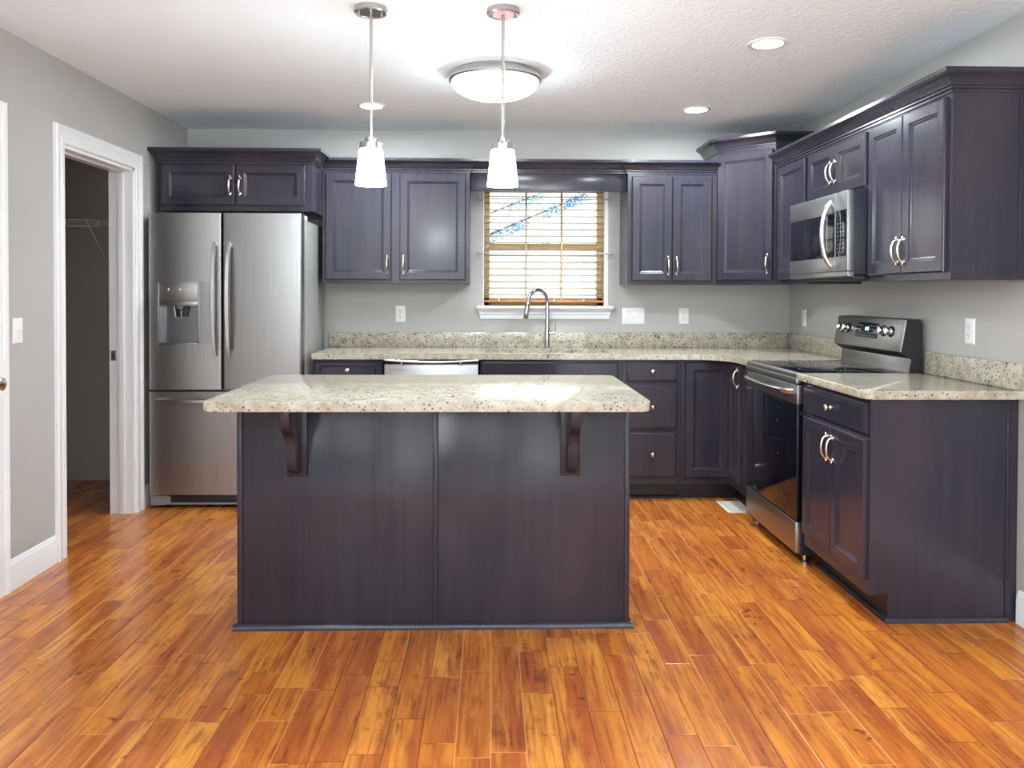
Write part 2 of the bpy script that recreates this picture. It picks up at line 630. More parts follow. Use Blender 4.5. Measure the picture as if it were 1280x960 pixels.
# closet doorway: casing, jamb with stop, strike plate
c = struct(casing_left(DY0, DY1, DH).build('trim_1', TRIM, smooth=25), 'white moulded casing around the dark closet doorway')
b = MB()
b.box(XL - T, XL, DY1 - .018, DY1 + .001, 0, DH)
b.box(XL - T, XL, DY0 - .001, DY0 + .018, 0, DH)
b.box(XL - T, XL, DY0, DY1, DH - .018, DH + .001)
b.box(XL - .085, XL - .05, DY1 - .030, DY1 - .018, 0, DH - .018, .002)
b.box(XL - .085, XL - .05, DY0 + .018, DY0 + .030, 0, DH - .018, .002)
b.box(XL - .085, XL - .05, DY0 + .018, DY1 - .018, DH - .030, DH - .018, .002)
j = b.build('jamb', TRIM, c)
b = MB()
b.box(XL - .130, XL - .100, DY1 - .0205, DY1 - .0178, .905, .965, .001)
b.box(XL - .122, XL - .108, DY1 - .0215, DY1 - .0204, .922, .950, 0, 1)
b.build('strike_plate', [BRUSHN, SLOT], c)
# second door at the left picture edge
c = struct(casing_left(EY0, EY1, DH).build('trim_2', TRIM, smooth=25), 'white casing at the left edge of the picture')
b = MB()
b.box(XL - T, XL, EY1 - .018, EY1 + .001, 0, DH)
b.box(XL - T, XL, EY0 - .001, EY0 + .018, 0, DH)
b.box(XL - T, XL, EY0, EY1, DH - .018, DH + .001)
b.build('jamb', TRIM, c)
b = MB()
b.box(XL - .045, XL - .010, EY0 + .021, EY1 - .021, .008, DH - .021, .002)
for (za, zb) in ((.25, .95), (1.1, 1.9)):
    for (ya, yb) in ((EY0 + .13, EY0 + .37), (EY0 + .45, EY0 + .69)):
        b.box(XL - .012, XL - .004, ya, yb, za, zb, .004)
d2 = struct(b.build('door_1', DOORW), 'white panelled door at the left edge of the picture')
b = MB()
b.lathe([(0, 0), (.033, 0), (.033, .006), (.013, .012), (.012, .052), (.024, .058), (.030, .071), (.027, .086), (.014, .093), (0, .094)],
        mtx=Matrix.Translation((XL - .010, 3.472, .925)) @ Matrix.Rotation(PI / 2, 4, 'Y'))
k = b.build('door_knob', NICKEL, d2)
k['label'] = 'satin nickel round door knob'


def baseboard(name, pts, inward, label):
    """pts: list of (x,y) along the wall; inward: unit vector into the room"""
    prof = [(0, 0), (.014, 0), (.014, .095), (.011, .102), (.011, .112), (.006, .122), (.005, .132), (0, .134)]
    mb = MB()
    (x0, y0), (x1, y1) = pts
    loops = [[(x + inward[0] * p, y + inward[1] * p, z) for p, z in prof] for x, y in ((x0, y0), (x1, y1))]
    mb.rings(loops)
    return struct(mb.build(name, TRIM, smooth=25), label)


baseboard('baseboard_left', ((XL, EY1 + .09), (XL, DY0 - .09)), (1, 0), 'white baseboard between the two doorways')
baseboard('baseboard_left_back', ((XL, DY1 + .09), (XL, YB)), (1, 0), 'white baseboard between closet doorway and fridge')
baseboard('baseboard_left_rear', ((XL, YR), (XL, EY0 - .09)), (1, 0), 'white baseboard of the left wall')
baseboard('baseboard_right', ((XR, YR), (XR, 3.215)), (-1, 0), 'white baseboard at the right edge of the picture')

# ------------------------------------------------------------------ window
ws = MB()
ws.box(WX0 - .045, WX1 + .035, YB - .065, YB + .13, WZ0 - .020, WZ0, .004)
ws = struct(ws.build('trim_3', TRIM), 'white window stool under the blind')
b = MB()
ap = [(0, 0), (.010, .0), (.014, .012), (.014, .028), (.020, .034), (.022, .050), (.034, .064), (.036, .074)]
z0 = WZ0 - .094
loops = [[(WX0 - .040 + (.036 - p) * .9, YB, z0 + z), (WX0 - .040 + (.036 - p) * .9, YB - p - .001, z0 + z), (WX1 + .030 - (.036 - p) * .9, YB - p - .001, z0 + z), (WX1 + .030 - (.036 - p) * .9, YB, z0 + z)] for p, z in ap]
b.rings(loops)
b.build('window_apron', TRIM, ws, smooth=20)

b = MB()
# drywall-return jambs painted white, then pine frame and sashes
b.box(WX0, WX0 + .006, YB + .001, YB + .15, WZ0, WZ1, 0, 1)
b.box(WX1 - .026, WX1, YB + .001, YB + .15, WZ0, WZ1, 0, 1)
b.box(WX0, WX1, YB + .001, YB + .15, WZ1 - .015, WZ1, 0, 1)
fx0, fx1 = WX0 + .006, WX1 - .024
b.box(fx0, fx0 + .040, YB + .075, YB + .135, WZ0, WZ1 - .015, .003)
b.box(fx1 - .046, fx1, YB + .075, YB + .135, WZ0, WZ1 - .015, .003)
b.box(fx0, fx1, YB + .075, YB + .135, WZ0, WZ0 + .055, .003)
b.box(fx0, fx1, YB + .075, YB + .135, 2.04, WZ1 - .015, .003)
b.box(fx0, fx1, YB + .080, YB + .135, 1.612, 1.662, .003)
# sash lock
b.box(.36, .42, YB + .066, YB + .086, 1.655, 1.672, .003, 2)
wf = struct(b.build('window_1', [PINE, TRIM, BRUSHN]), 'pine framed double hung window behind the open blind')
MB().box(fx0 + .03, fx1 - .03, YB + .108, YB + .112, WZ0 + .04, 2.05).build('window_pane', GLASSM, wf, smooth=0)

# blind
bl = thing('window_blind', 'open wooden slat blind filling the kitchen window above the sink', 'blind', ((fx0 + fx1) / 2, YB + .035, WZ0))
hw = (fx1 - fx0) / 2 - .004
MB().box(-hw, hw, -.026, .026, .795, .845, .003).build('head_rail', SLATM, bl)
nsl = 17
for i in range(nsl):
    z = .795 - .046 * (i + 0.6)
    if z < .06:
        break
    MB().box(-hw, hw, -.025, .025, -.0026, .0026, .0008, seg=1, mtx=Matrix.Translation((0, 0, z)) @ Matrix.Rotation(math.radians(14), 4, 'X')).build('slat', SLATM, bl)
MB().box(-hw, hw, -.026, .026, .022, .040, .004).build('bottom_rail', SLATR, bl)
for x in (.250, .500):
    b = MB()
    x -= (fx0 + fx1) / 2
    b.box(x - .006, x + .006, -.0275, -.0265, .035, .80)
    b.box(x - .006, x + .006, .0265, .0275, .035, .80)
    b.build('ladder_tape', TAPE, bl, smooth=0)
for x in (.06, .445, .655):
    x -= (fx0 + fx1) / 2
    MB().lathe([(0, -.008), (.006, -.006), (.007, 0), (.004, .008), (0, .010)], 12, loc=(x, -.030, .038)).build('cord_button', WHITEPL, bl)
# two thin rods
for zz, lab in ((1.963, 'upper'), (1.588, 'lower')):
    r = thing('curtain_rod', 'thin clear curtain rod across the window, %s of the two' % lab, 'curtain rod', (.38, YB, zz), 0, 'thin rods across the kitchen window')
    MB().tube([(-.455, -.055, 0), (.455, -.055, 0)], .0045, 10).build('rod', ACRYL, r)
    for s in (-1, 1):
        b = MB()
        b.lathe([(0, 0), (.014, 0), (.014, .004), (.006, .008), (.006, .055), (.010, .058), (.010, .068), (0, .072)], 16,
                mtx=Matrix.Translation((s * .455, 0, 0)) @ Matrix.Rotation(PI / 2, 4, 'X'))
        b.lathe([(0, -.010), (.008, -.009), (.010, 0), (.008, .009), (0, .010)], 14, loc=(s * .463, -.055, -.004))
        b.build('bracket', ACRYL, r)

# tree beyond the window
tr = thing('tree', 'blue-green tree with slanting boughs outside the kitchen window', 'tree', (-2.1, 10.6, 0))
MB().tube([(0, 0, 0), (.05, 0, 2.2), (0, 0, 5.2)], [.16, .12, .03], 10).build('trunk', BARK, tr)
rnd = random.Random(5)
for (xa, za, xb, zb, n, nm_) in ((0, 1.10, 3.35, 2.60, 1500, NEEDLE), (0, 1.42, 2.75, 2.60, 700, NEEDLE2)):
    b = MB()
    b.tube([(xa, 0, za), ((xa + xb) / 2, 0, (za + zb) / 2 + .03), (xb, 0, zb)], [.03, .02, .006], 8, 1)
    for i in range(n):
        t = rnd.random()
        if (int(t * 17) % 5) == 3:
            continue
        p = Vector((xa + (xb - xa) * t, rnd.uniform(-.15, .15), za + (zb - za) * t + rnd.uniform(-.09, .05)))
        d = Vector((rnd.uniform(.2, 1), rnd.uniform(-.4, .4), rnd.uniform(-.5, .4))).normalized() * rnd.uniform(.03, .08)
        b.tube([p, p + d * .5, p + d], [.005, .007, .001], 4)
    b.build('bough', [nm_, BARK], tr, smooth=0)

# ------------------------------------------------------------------ cabinets
DOORP = [(0, 0), (0, .013), (.0025, .0165), (.006, .019), (.050, .019), (.0535, .0165), (.056, .0135), (.0585, .0135), (.0635, .0095), (.066, .0085)]
DRAWP = [(0, 0), (0, .012), (.003, .015), (.010, .0165), (.013, .019)]
DRAWP5 = [(0, 0), (0, .013), (.003, .0165), (.006, .019), (.026, .019), (.029, .0165), (.034, .0125), (.036, .0125)]


def pull(parent, x, z, y=-.019, vertical=True, c=.096):
    """bow handle with flared feet; x,z its centre"""
    h = c / 2
    pts, rad = [], []
    pts += [(0, y, -h), (0, y - .010, -h), (0, y - .020, -h * .86), (0, y - .028, -h * .5), (0, y - .031, 0), (0, y - .028, h * .5), (0, y - .020, h * .86), (0, y - .010, h), (0, y, h)]
    rad += [.0085, .0055, .0045, .0058, .0072, .0058, .0045, .0055, .0085]
    b = MB()
    mtx = Matrix.Translation((x, 0, z)) @ (Matrix.Identity(4) if vertical else Matrix.Rotation(PI / 2, 4, 'Y'))
    b.tube(pts, rad, 12, mtx=mtx)
    for s in (-1, 1):
        b.lathe([(0, 0), (.0095, 0), (.0095, .003), (.007, .006), (0, .0065)], 16, mtx=mtx @ Matrix.Translation((0, y, s * h)) @ Matrix.Rotation(PI / 2, 4, 'X'))
        b.lathe([(0, -.003), (.006, -.002), (.007, .004), (.004, .009), (0, .010)], 12, mtx=mtx @ Matrix.Translation((0, y - .008, s * (h + .006))) @ (Matrix.Rotation(0 if s > 0 else PI, 4, 'X')))
    o = b.build('handle', NICKEL, parent)
    o['label'] = 'satin nickel bow handle'
    return o


def knob(parent, x, z, y=-.019):
    b = MB()
    b.lathe([(0, 0), (.010, 0), (.0095, .003), (.0055, .008), (.0055, .014), (.012, .019), (.0150, .024), (.0135, .029), (.006, .032), (0, .0325)], 24,
            mtx=Matrix.Translation((x, y, z)) @ Matrix.Rotation(PI / 2, 4, 'X'))
    o = b.build('knob', NICKEL, parent)
    o['label'] = 'round satin nickel knob'
    return o


def door(parent, x0, x1, z0, z1, hs=None, hz=None):
    d = MB().front(x0, x1, z0, z1, DOORP, -.0005).build('door', CAB, parent, smooth=20)
    if hs is not None:
        x = x1 - .026 if hs > 0 else x0 + .026
        pull(d, x, hz)
    return d


def drawer(parent, x0, x1, z0, z1, kz=None, five=False, kx=None):
    d = MB().front(x0, x1, z0, z1, DRAWP5 if five else DRAWP, -.0005).build('drawer', CAB, parent, smooth=20)
    if kz is not None:
        knob(d, (x0 + x1) / 2 if kx is None else kx, kz, -.013 if five else -.019)
    return d


CROWNP = [(0, 0), (.006, 0), (.006, .010), (.013, .014), (.013, .022), (.019, .026), (.023, .034), (.032, .046), (.046, .058), (.058, .064), (.062, .068), (.062, .084), (0, .084)]


def crown(parent, path, z0, name='crown_molding', prof=CROWNP, k=1.0):
    """sweep the crown along a plan polyline, outward on the right hand side of travel"""
    P = [Vector((p[0], p[1])) for p in path]
    nr = []
    for a, c in zip(P, P[1:]):
        d = (c - a).normalized()
        nr.append(Vector((d.y, -d.x)))
    loops = []
    for i, p in enumerate(P):
        if i == 0:
            m = nr[0]
        elif i == len(P) - 1:
            m = nr[-1]
        else:
            m = (nr[i - 1] + nr[i])
            m = m / (1 + nr[i - 1].dot(nr[i]))
        loops.append([(p.x + m.x * q * k, p.y + m.y * q * k, z0 + z * k) for q, z in prof])
    return MB().rings(loops).build(name, CAB, parent, smooth=20)


def carcass(parent, w, d, z0, z1, name='body'):
    b = MB()
    b.box(0, w, 0, d, z0, z1, .0015, seg=1)
    return b.build(name, CAB, parent)


UB, UT = 1.370, 2.115          # uppers bottom / top of box
UF = 5.45                       # face of the back wall uppers
UD = YB - UF

# --- over-fridge cabinet
w_ = .945
t = thing('wall_cabinet', 'short two-door wall cabinet above the stainless refrigerator', 'cabinet', (-2.051, 5.17, 1.814), 0, 'dark espresso wall cabinets')
carcass(t, w_, YB - 5.17, 0, 2.125 - 1.814)
door(t, .015, .4655, .033, .286, 1, .155)
door(t, .474, .899, .033, .286, -1, .155)
crown(t, ((0, YB - 5.17), (0, 0), (w_, 0), (w_, .22)), 2.112 - 1.814)

# --- upper left of window
t = thing('wall_cabinet', 'tall two-door wall cabinet between refrigerator and window', 'cabinet', (-1.104, UF, UB), 0, 'dark espresso wall cabinets')
w_ = 1.104 - .139
carcass(t, w_, UD, 0, UT - UB)
door(t, .023, .452, .024, .722, 1, .123)
door(t, .506, .940, .024, .722, -1, .123)
crown(t, ((0, 0), (w_, 0), (w_, UD)), UT - UB - .012)

# --- upper right of window
t = thing('wall_cabinet', 'two-door wall cabinet right of the window, beside the tall corner one', 'cabinet', (.907, UF, UB), 0, 'dark espresso wall cabinets')
w_ = 1.503 - .907
carcass(t, w_, UD, 0, UT - UB)
door(t, .027, .294, .024, .715, 1, .123)
door(t, .298, .560, .024, .715, -1, .123)
crown(t, ((0, UD), (0, 0), (w_ - .004, 0)), UT - UB - .012)

# --- valance over the window
t = thing('valance_board', 'dark wooden valance board spanning above the window', 'valance', (-.138, 5.49, 1.990), 0)
MB().box(0, 1.044, 0, .02, 0, .135, .0015).build('board', CAB, t)
crown(t, ((.001, 0), (1.043, 0)), .118)

# --- diagonal corner wall cabinet (taller)
t = thing('corner_wall_cabinet', 'tall single-door diagonal wall cabinet in the room corner', 'cabinet', (1.505, YB, UB), 0, 'dark espresso wall cabinets')
CT = 2.262 - UB
dx = XR - 1.505
poly = [(0, 0), (0, UF - YB), (.29, 5.16 - YB), (dx - .002, 5.16 - YB), (dx - .002, 0)]
MB().prism(poly, 0, CT, 'z', .0015, seg=1).build('body', CAB, t)
crown(t, [(0, 0), (0, UF - YB), (.29, 5.16 - YB), (dx, 5.16 - YB)], CT - .020)
va = Vector((.29, -.29))
dl = va.length
dd = MB()
mt = Matrix.Translation((0, UF - YB, 0)) @ Matrix.Rotation(-PI / 4, 4, 'Z')
dd.front(.010, dl - .012, .030, CT - .035, DOORP, -.0005, mtx=mt)
dob = dd.build('door', CAB, t, smooth=20)
hp = pull(dob, dl - .040, .130)
hp.matrix_local = mt

# --- right wall uppers, rotated so that local -y faces -x
RXF = 1.805
RD = XR - RXF


def rw(name, label, ynear_, yfar, z, xf, group, cat='cabinet'):
    return thing(name, label, cat, (xf, yfar, z), -PI / 2, group)


t = rw('wall_cabinet', 'narrow single-door wall cabinet between corner cabinet and microwave', 4.642, 5.155, UB, RXF, 'dark espresso wall cabinets')
w_ = 5.155 - 4.642
carcass(t, w_, RD, 0, UT - UB)
door(t, .060, w_ - .020, .030, .722)
crown(t, ((0, 0), (w_, 0)), UT - UB - .012)
t = rw('wall_cabinet', 'short two-door wall cabinet directly above the microwave', 3.882, 4.640, 1.812, RXF, 'dark espresso wall cabinets')
w_ = 4.640 - 3.882
carcass(t, w_, RD, 0, UT - 1.812)
door(t, .022, .374, .020, UT - 1.812 - .028, 1, .135)
door(t, .380, .738, .020, UT - 1.812 - .028, -1, .135)
crown(t, ((0, 0), (w_, 0)), UT - 1.812 - .012)
t = rw('wall_cabinet', 'tall two-door wall cabinet with wide side panel, right of the microwave', 3.19, 3.880, UB, RXF, 'dark espresso wall cabinets')
w_ = 3.880 - 3.19
carcass(t, w_, RD - .03, 0, UT - UB)
door(t, .012, .334, .030, .722, 1, .130)
door(t, .338, .664, .030, .722, -1, .130)
crown(t, ((0, 0), (w_, 0), (w_, RD)), UT - UB - .012)
b = MB()
b.box(w_, w_ + .004, .0, RD - .045, .002, UT - UB - .012, .001, seg=1)
b.box(w_ - .003, w_ + .008, RD - .045, RD - .036, 0, UT - UB - .012, .001, seg=1)
b.box(w_ - .03, w_ + .002, RD - .036, RD, 0, UT - UB - .012)
b.build('side_panel', CAB, t)

# ------------------------------------------------------------------ base cabinets
BF, BZ = 5.165, .894
BD = YB - BF


def toe(parent, x0, x1, d=.075, deep=.60, shoe=True, name='toe_kick'):
    b = MB()
    b.box(x0, x1, d, deep, 0, .105)
    if shoe:
        b.prism([(d, 0), (d - .016, 0), (d - .016, .012), (d - .010, .018), (d, .020)], x0, x1, 'x')
    return b.build(name, TOE, parent)


def base(label, x, w, group='dark espresso base cabinets', name='base_cabinet'):
    t = thing(name, label, 'cabinet', (x, BF, 0), 0, group)
    MB().box(0, w, 0, BD, .105, BZ, .0015, seg=1).build('body', CAB, t)
    toe(t, 0, w)
    return t


t = base('base cabinet with knobbed drawer at the left end, beside the refrigerator', -1.105, .433)
drawer(t, .018, .420, .755, .880, .828, True)
door(t, .018, .420, .150, .735, 1, .66)
t = thing('base_cabinet', 'sink base cabinet with plain false drawer front under the faucet', 'cabinet', (-.062, BF, 0), 0, 'dark espresso base cabinets')
b = MB()
b.box(0, .892, 0, .019, .105, BZ)
b.box(0, .016, .019, BD, .105, BZ)
b.box(.876, .892, .019, BD, .105, BZ)
b.box(.016, .876, .019, BD, .105, .125)
b.box(.016, .876, BD - .01, BD, .125, BZ)
b.build('body', CAB, t)
toe(t, 0, .892)
drawer(t, .014, .868, .755, .882)
door(t, .014, .438, .150, .735, 1, .66)
door(t, .444, .868, .150, .735, -1, .66)
t = base('three-drawer base cabinet with round knobs right of the sink base', .831, .371)
drawer(t, .029, .349, .756, .879, .822)
drawer(t, .029, .349, .458, .736, .597)
drawer(t, .029, .349, .152, .437, .300)
# corner base
RBF = 1.515
t = thing('corner_base_cabinet', 'L-shaped corner base cabinet with folding doors beside the range', 'cabinet', (1.203, BF, 0), 0, 'dark espresso base cabinets')
lx = RBF - 1.203
poly = [(0, 0), (lx, 0), (lx, 4.712 - BF), (XR - 1.205, 4.712 - BF), (XR - 1.205, BD), (0, BD)]
MB().prism(poly, .105, BZ, 'z', .0015, seg=1).build('body', CAB, t)
poly = [(0, .075), (lx + .075, .075), (lx + .075, 4.712 - BF), (XR - 1.205, 4.712 - BF), (XR - 1.205, BD - .002), (0, BD - .002)]
MB().prism(poly, 0, .105, 'z').build('toe_kick', TOE, t)
MB().front(.026, lx - .003, .150, .880, DOORP, -.0005).build('door', CAB, t, smooth=20)
mt = Matrix.Translation((lx, 0, 0)) @ Matrix.Rotation(-PI / 2, 4, 'Z')
dob = MB().front(.022, .265, .150, .880, DOORP, -.0005, mtx=mt).build('door', CAB, t, smooth=20)
hp = pull(dob, .240, .800)
hp.matrix_local = mt

# right-hand near base cabinet
t = thing('base_cabinet', 'base cabinet with one drawer, two doors and broad side panel, right of range', 'cabinet', (RBF, 3.918, 0), -PI / 2, 'dark espresso base cabinets')
w_ = 3.918 - 3.238
RBD = XR - RBF - .002
MB().box(0, w_, 0, RBD - .04, .105, BZ, .0015, seg=1).build('body', CAB, t)
toe(t, 0, w_ - .004, deep=.50)
drawer(t, .020, .668, .752, .868, .813)
door(t, .020, .344, .165, .730, 1, .635)
door(t, .348, .668, .165, .730, -1, .635)
b = MB()
b.prism([(-.001, BZ), (-.001, .118), (.076, .118), (.076, 0), (RBD - .050, 0), (RBD - .050, BZ)], w_, w_ + .006, 'x')
b.box(w_ + .001, w_ + .012, RBD - .050, RBD - .038, 0, BZ, .001)
b.box(w_ - .03, w_ + .004, RBD - .038, RBD, 0, BZ)
b.prism([(w_ + .006, 0), (w_ + .022, 0), (w_ + .022, .008), (w_ + .017, .018), (w_ + .006, .022)], .060, RBD - .040, 'y')
b.build('side_panel', CAB, t)

# ------------------------------------------------------------------ countertops
GZ0, GZ1 = .896, .931
CF = 5.128
RCF = 1.478
SX0, SX1, SY0, SY1 = -.03, .77, 5.225, 5.62


def rounded(pts, r=.02, n=5, which=None):
    out = []
    N_ = len(pts)
    for i, p in enumerate(pts):
        if which is not None and i not in which:
            out.append(p)
            continue
        a = Vector(pts[i - 1]) - Vector(p)
        c = Vector(pts[(i + 1) % N_]) - Vector(p)
        a.normalize()
        c.normalize()
        s = Vector(p) + a * r
        e = Vector(p) + c * r
        cc = Vector(p) + (a + c) * r
        a0 = math.atan2(s.y - cc.y, s.x - cc.x)
        a1 = math.atan2(e.y - cc.y, e.x - cc.x)
        da = (a1 - a0 + PI) % (2 * PI) - PI
        for k in range(n + 1):
            q = a0 + da * k / n
            out.append((cc.x + r * math.cos(q), cc.y + r * math.sin(q)))
    return out


t = thing('countertop', 'L-shaped beige granite countertop along the back wall with sink cut-out', 'countertop', (0, 0, 0), 0, 'granite countertops')
g = .0
b = MB()
xl = -1.107
# pieces around the sink cut-out share flush edges
b.prism([(xl, CF), (SX0, CF), (SX0, YB), (xl, YB)], GZ0, GZ1)
b.prism([(SX0, CF), (SX1, CF), (SX1, SY0), (SX0, SY0)], GZ0, GZ1)
b.prism([(SX0, SY1), (SX1, SY1), (SX1, YB), (SX0, YB)], GZ0, GZ1)
b.prism([(SX1, CF), (1.30, CF), (1.36, CF - .02), (RCF - .02, CF - .13), (RCF, CF - .22), (RCF, 4.703), (XR, 4.703), (XR, YB), (SX1, YB)], GZ0, GZ1)
b.build('slab', GRAN, t)
b = MB()
b.box(-1.122, XR - .02, YB - .02, YB, GZ1, 1.036, .002)
b.box(XR - .02, XR, 4.715, YB, GZ1, 1.036, .002)
b.build('backsplash', GRAN, t)
t = thing('countertop', 'short granite countertop at the right end, in front of the range', 'countertop', (0, 0, 0), 0, 'granite countertops')
b = MB()
b.prism(rounded([(RCF, 3.195), (XR, 3.195), (XR, 3.922), (RCF, 3.922)], .03, which=(0,)), GZ0, GZ1, 'z', .005)
b.build('slab', GRAN, t)
MB().box(XR - .02, XR, 3.215, 3.915, GZ1, 1.036, .002).build('backsplash', GRAN, t)

# sink
t = thing('sink', 'undermount stainless steel sink set in the back countertop', 'sink', (0, 0, 0))
b = MB()
b.rings([[(SX0 - .012, SY0 - .012, GZ0 - .001), (SX1 + .012, SY0 - .012, GZ0 - .001), (SX1 + .012, SY1 + .012, GZ0 - .001), (SX0 - .012, SY1 + .012, GZ0 - .001)],
         [(SX0 + .004, SY0 + .004, GZ0 - .001), (SX1 - .004, SY0 + .004, GZ0 - .001), (SX1 - .004, SY1 - .004, GZ0 - .001), (SX0 + .004, SY1 - .004, GZ0 - .001)],
         [(SX0 + .012, SY0 + .012, .70), (SX1 - .012, SY0 + .012, .70), (SX1 - .012, SY1 - .012, .70), (SX0 + .012, SY1 - .012, .70)]], cap0=False)
b.build('basin', STEELH, t)
MB().lathe([(.045, .703), (.04, .705), (.03, .702), (0, .702)], 24, loc=(.37, 5.43, 0)).build('drain', CHROME, t)

# faucet
t = thing('faucet', 'tall gooseneck pull-down faucet behind the sink', 'faucet', (.392, 5.675, GZ1))
b = MB()
b.lathe([(0, 0), (.029, 0), (.029, .006), (.022, .010), (.0185, .016), (.0180, .135), (.0165, .140), (.0165, .145), (0, .145)], 28)
b.build('base', CHROME, t)
u = Vector((-.80, -.60, 0))
pts = [(0, 0, .140), (0, 0, .22), (0, 0, .315)]
R_ = .086
for k in range(1, 13):
    a = PI * k / 12 * .97
    p = u * (R_ * (1 - math.cos(a))) + Vector((0, 0, .315 + R_ * math.sin(a)))
    pts.append(tuple(p))
MB().tube(pts, .0135, 16).build('spout', CHROME, t)
e = Vector(pts[-1])
dn = (Vector(pts[-1]) - Vector(pts[-2])).normalized()
dn = (dn + Vector((0, 0, -1.5)) + u * .25).normalized()
MB().tube([e, e + dn * .012, e + dn * .02, e + dn * .115, e + dn * .120], [.0135, .0150, .0170, .0175, .014], 16).build('spray_head', CHROME, t)
b = MB()
b.tube([(.012, 0, .105), (.060, -.005, .106)], .010, 14)
b.tube([(.054, -.005, .106), (.056, -.005, .17)], [.004, .0035], 8)
b.build('lever', CHROME, t)

# ------------------------------------------------------------------ refrigerator
FX0, FX1, FY = -2.057, -1.136, 5.00
t = thing('refrigerator', 'stainless french door refrigerator with bottom freezer beside the closet', 'refrigerator', (FX0, FY, 0))
W_ = FX1 - FX0
b = MB()
b.box(.008, W_ - .008, .075, .71, .02, 1.755, .004)
b.build('body', mat('fridge_side_grey', (0.34, 0.335, 0.325), 0.38, 0.35), t)


def recessed(b, x0, x1, z0, z1, y0, y1, hx0, hx1, hz0, hz1, dep):
    """slab x0..x1,z0..z1 from y0 (front) to y1 with a rectangular pocket"""
    xs = [x0, hx0, hx1, x1]
    zs = [z0, hz0, hz1, z1]
    for i in range(3):
        for k in range(3):
            if i == 1 and k == 1:
                b.box(hx0, hx1, y0 + dep, y1, hz0, hz1)
            else:
                b.box(xs[i], xs[i + 1], y0, y1, zs[k], zs[k + 1])


HX0, HX1, HZ0, HZ1 = .061, .305, .995, 1.372


def door_outline(x0, x1, rl, rr, dpt, bow=.006):
    """plan outline of a fridge door with soft front corners and a slight bow"""
    o = [(x0, dpt), (x0, rl)]
    n = 10
    for k in range(1, 5):
        a = PI / 2 * k / 4
        o.append((x0 + rl * (1 - math.cos(a)), rl * (1 - math.sin(a))))
    o2 = []
    for k in range(1, 5):
        a = PI / 2 * (4 - k) / 4
        o2.append((x1 - rr * (1 - math.cos(a)), rr * (1 - math.sin(a))))
    return o + [(x1 - rr, 0)] + o2 + [(x1, dpt)]


# left door: outline prisms above, below and beside the dispenser pocket
b = MB()
ZS = (.723, HZ0, HZ1, 1.785)
xa, xb = 0, .4385
full = door_outline(xa, xb, .018, .008, .068)
b.prism(full, ZS[0], ZS[1])
b.prism(full, ZS[2], ZS[3])
left = [p for p in full if p[0] <= HX0 - 1e-6] + [(HX0, 0), (HX0, .068)]
b.prism(left, ZS[1], ZS[2])
right = [(HX1, .068), (HX1, 0)] + [p for p in full if p[0] >= HX1]
b.prism(right, ZS[1], ZS[2])
b.box(HX0, HX1, .062, .068, ZS[1], ZS[2])
dl_ = b.build('door', STEEL, t, smooth=30)
# dispenser
b = MB()
b.box(HX0 + .001, HX1 - .001, .002, .060, 1.257, HZ1 - .001, .002, 0)
b.box(HX0 + .008, HX1 - .008, .004, .045, 1.226, 1.256, .002, 1)
# frame lips
b.box(HX0 - .002, HX0 + .006, -.003, .060, HZ0, HZ1, .001, 0)
b.box(HX1 - .006, HX1 + .002, -.003, .060, HZ0, HZ1, .001, 0)
b.box(HX0 - .002, HX1 + .002, -.003, .004, HZ1 - .003, HZ1 + .003, .001, 0)
b.box(HX0, HX1, -.002, .060, HZ0 - .002, HZ0 + .008, .001, 2)
b.box(HX0 + .002, HX1 - .002, .054, .061, HZ0 + .004, 1.23, 0, 2)
b.build('water_dispenser', [STEELH, STEELD, m_steel('dispenser_grey', (.30, .31, .33), .3)], dl_)
b = MB()
b.lathe([(0, 0), (.030, 0), (.026, -.018), (0, -.018)], 20, loc=(.188, .030, 1.226))
b.prism([(.150, 1.222), (.232, 1.222), (.222, 1.160), (.160, 1.160)], .028, .040, 'y', .003, 1)
b.tube([(.148, .026, 1.222), (.160, .024, 1.155)], .003, 8)
b.tube([(.190, .026, 1.20), (.192, .024, 1.155)], .003, 8)
b.build('dispenser_paddle', [STEEL, BLKPL], dl_)
b = MB()
b.box(.119, .128, .0005, .003, 1.318, 1.332, .0005)
b.box(.128, .132, .0005, .003, 1.328, 1.332, .0005)
o = b.build('icon', WHITEPL, dl_)
o['label'] = 'small white lit icon, left one on the dispenser panel'
b = MB()
b.prism([(.184, 1.328), (.188, 1.332), (.193, 1.329), (.198, 1.332), (.202, 1.328), (.193, 1.316)], .0005, .003, 'y')
o = b.build('icon', WHITEPL, dl_)
o['label'] = 'small white lit icon, right one on the dispenser panel'
# right door
MB().prism(door_outline(.4505, W_, .008, .018, .068), .723, 1.785).build('door', STEEL, t, smooth=30)
# freezer drawer
fz = MB().prism(door_outline(0, W_, .018, .018, .068), .085, .709).build('freezer_drawer', STEEL, t, smooth=30)
drs = [o for o in t.children if o.name.split('.')[0] == 'door']


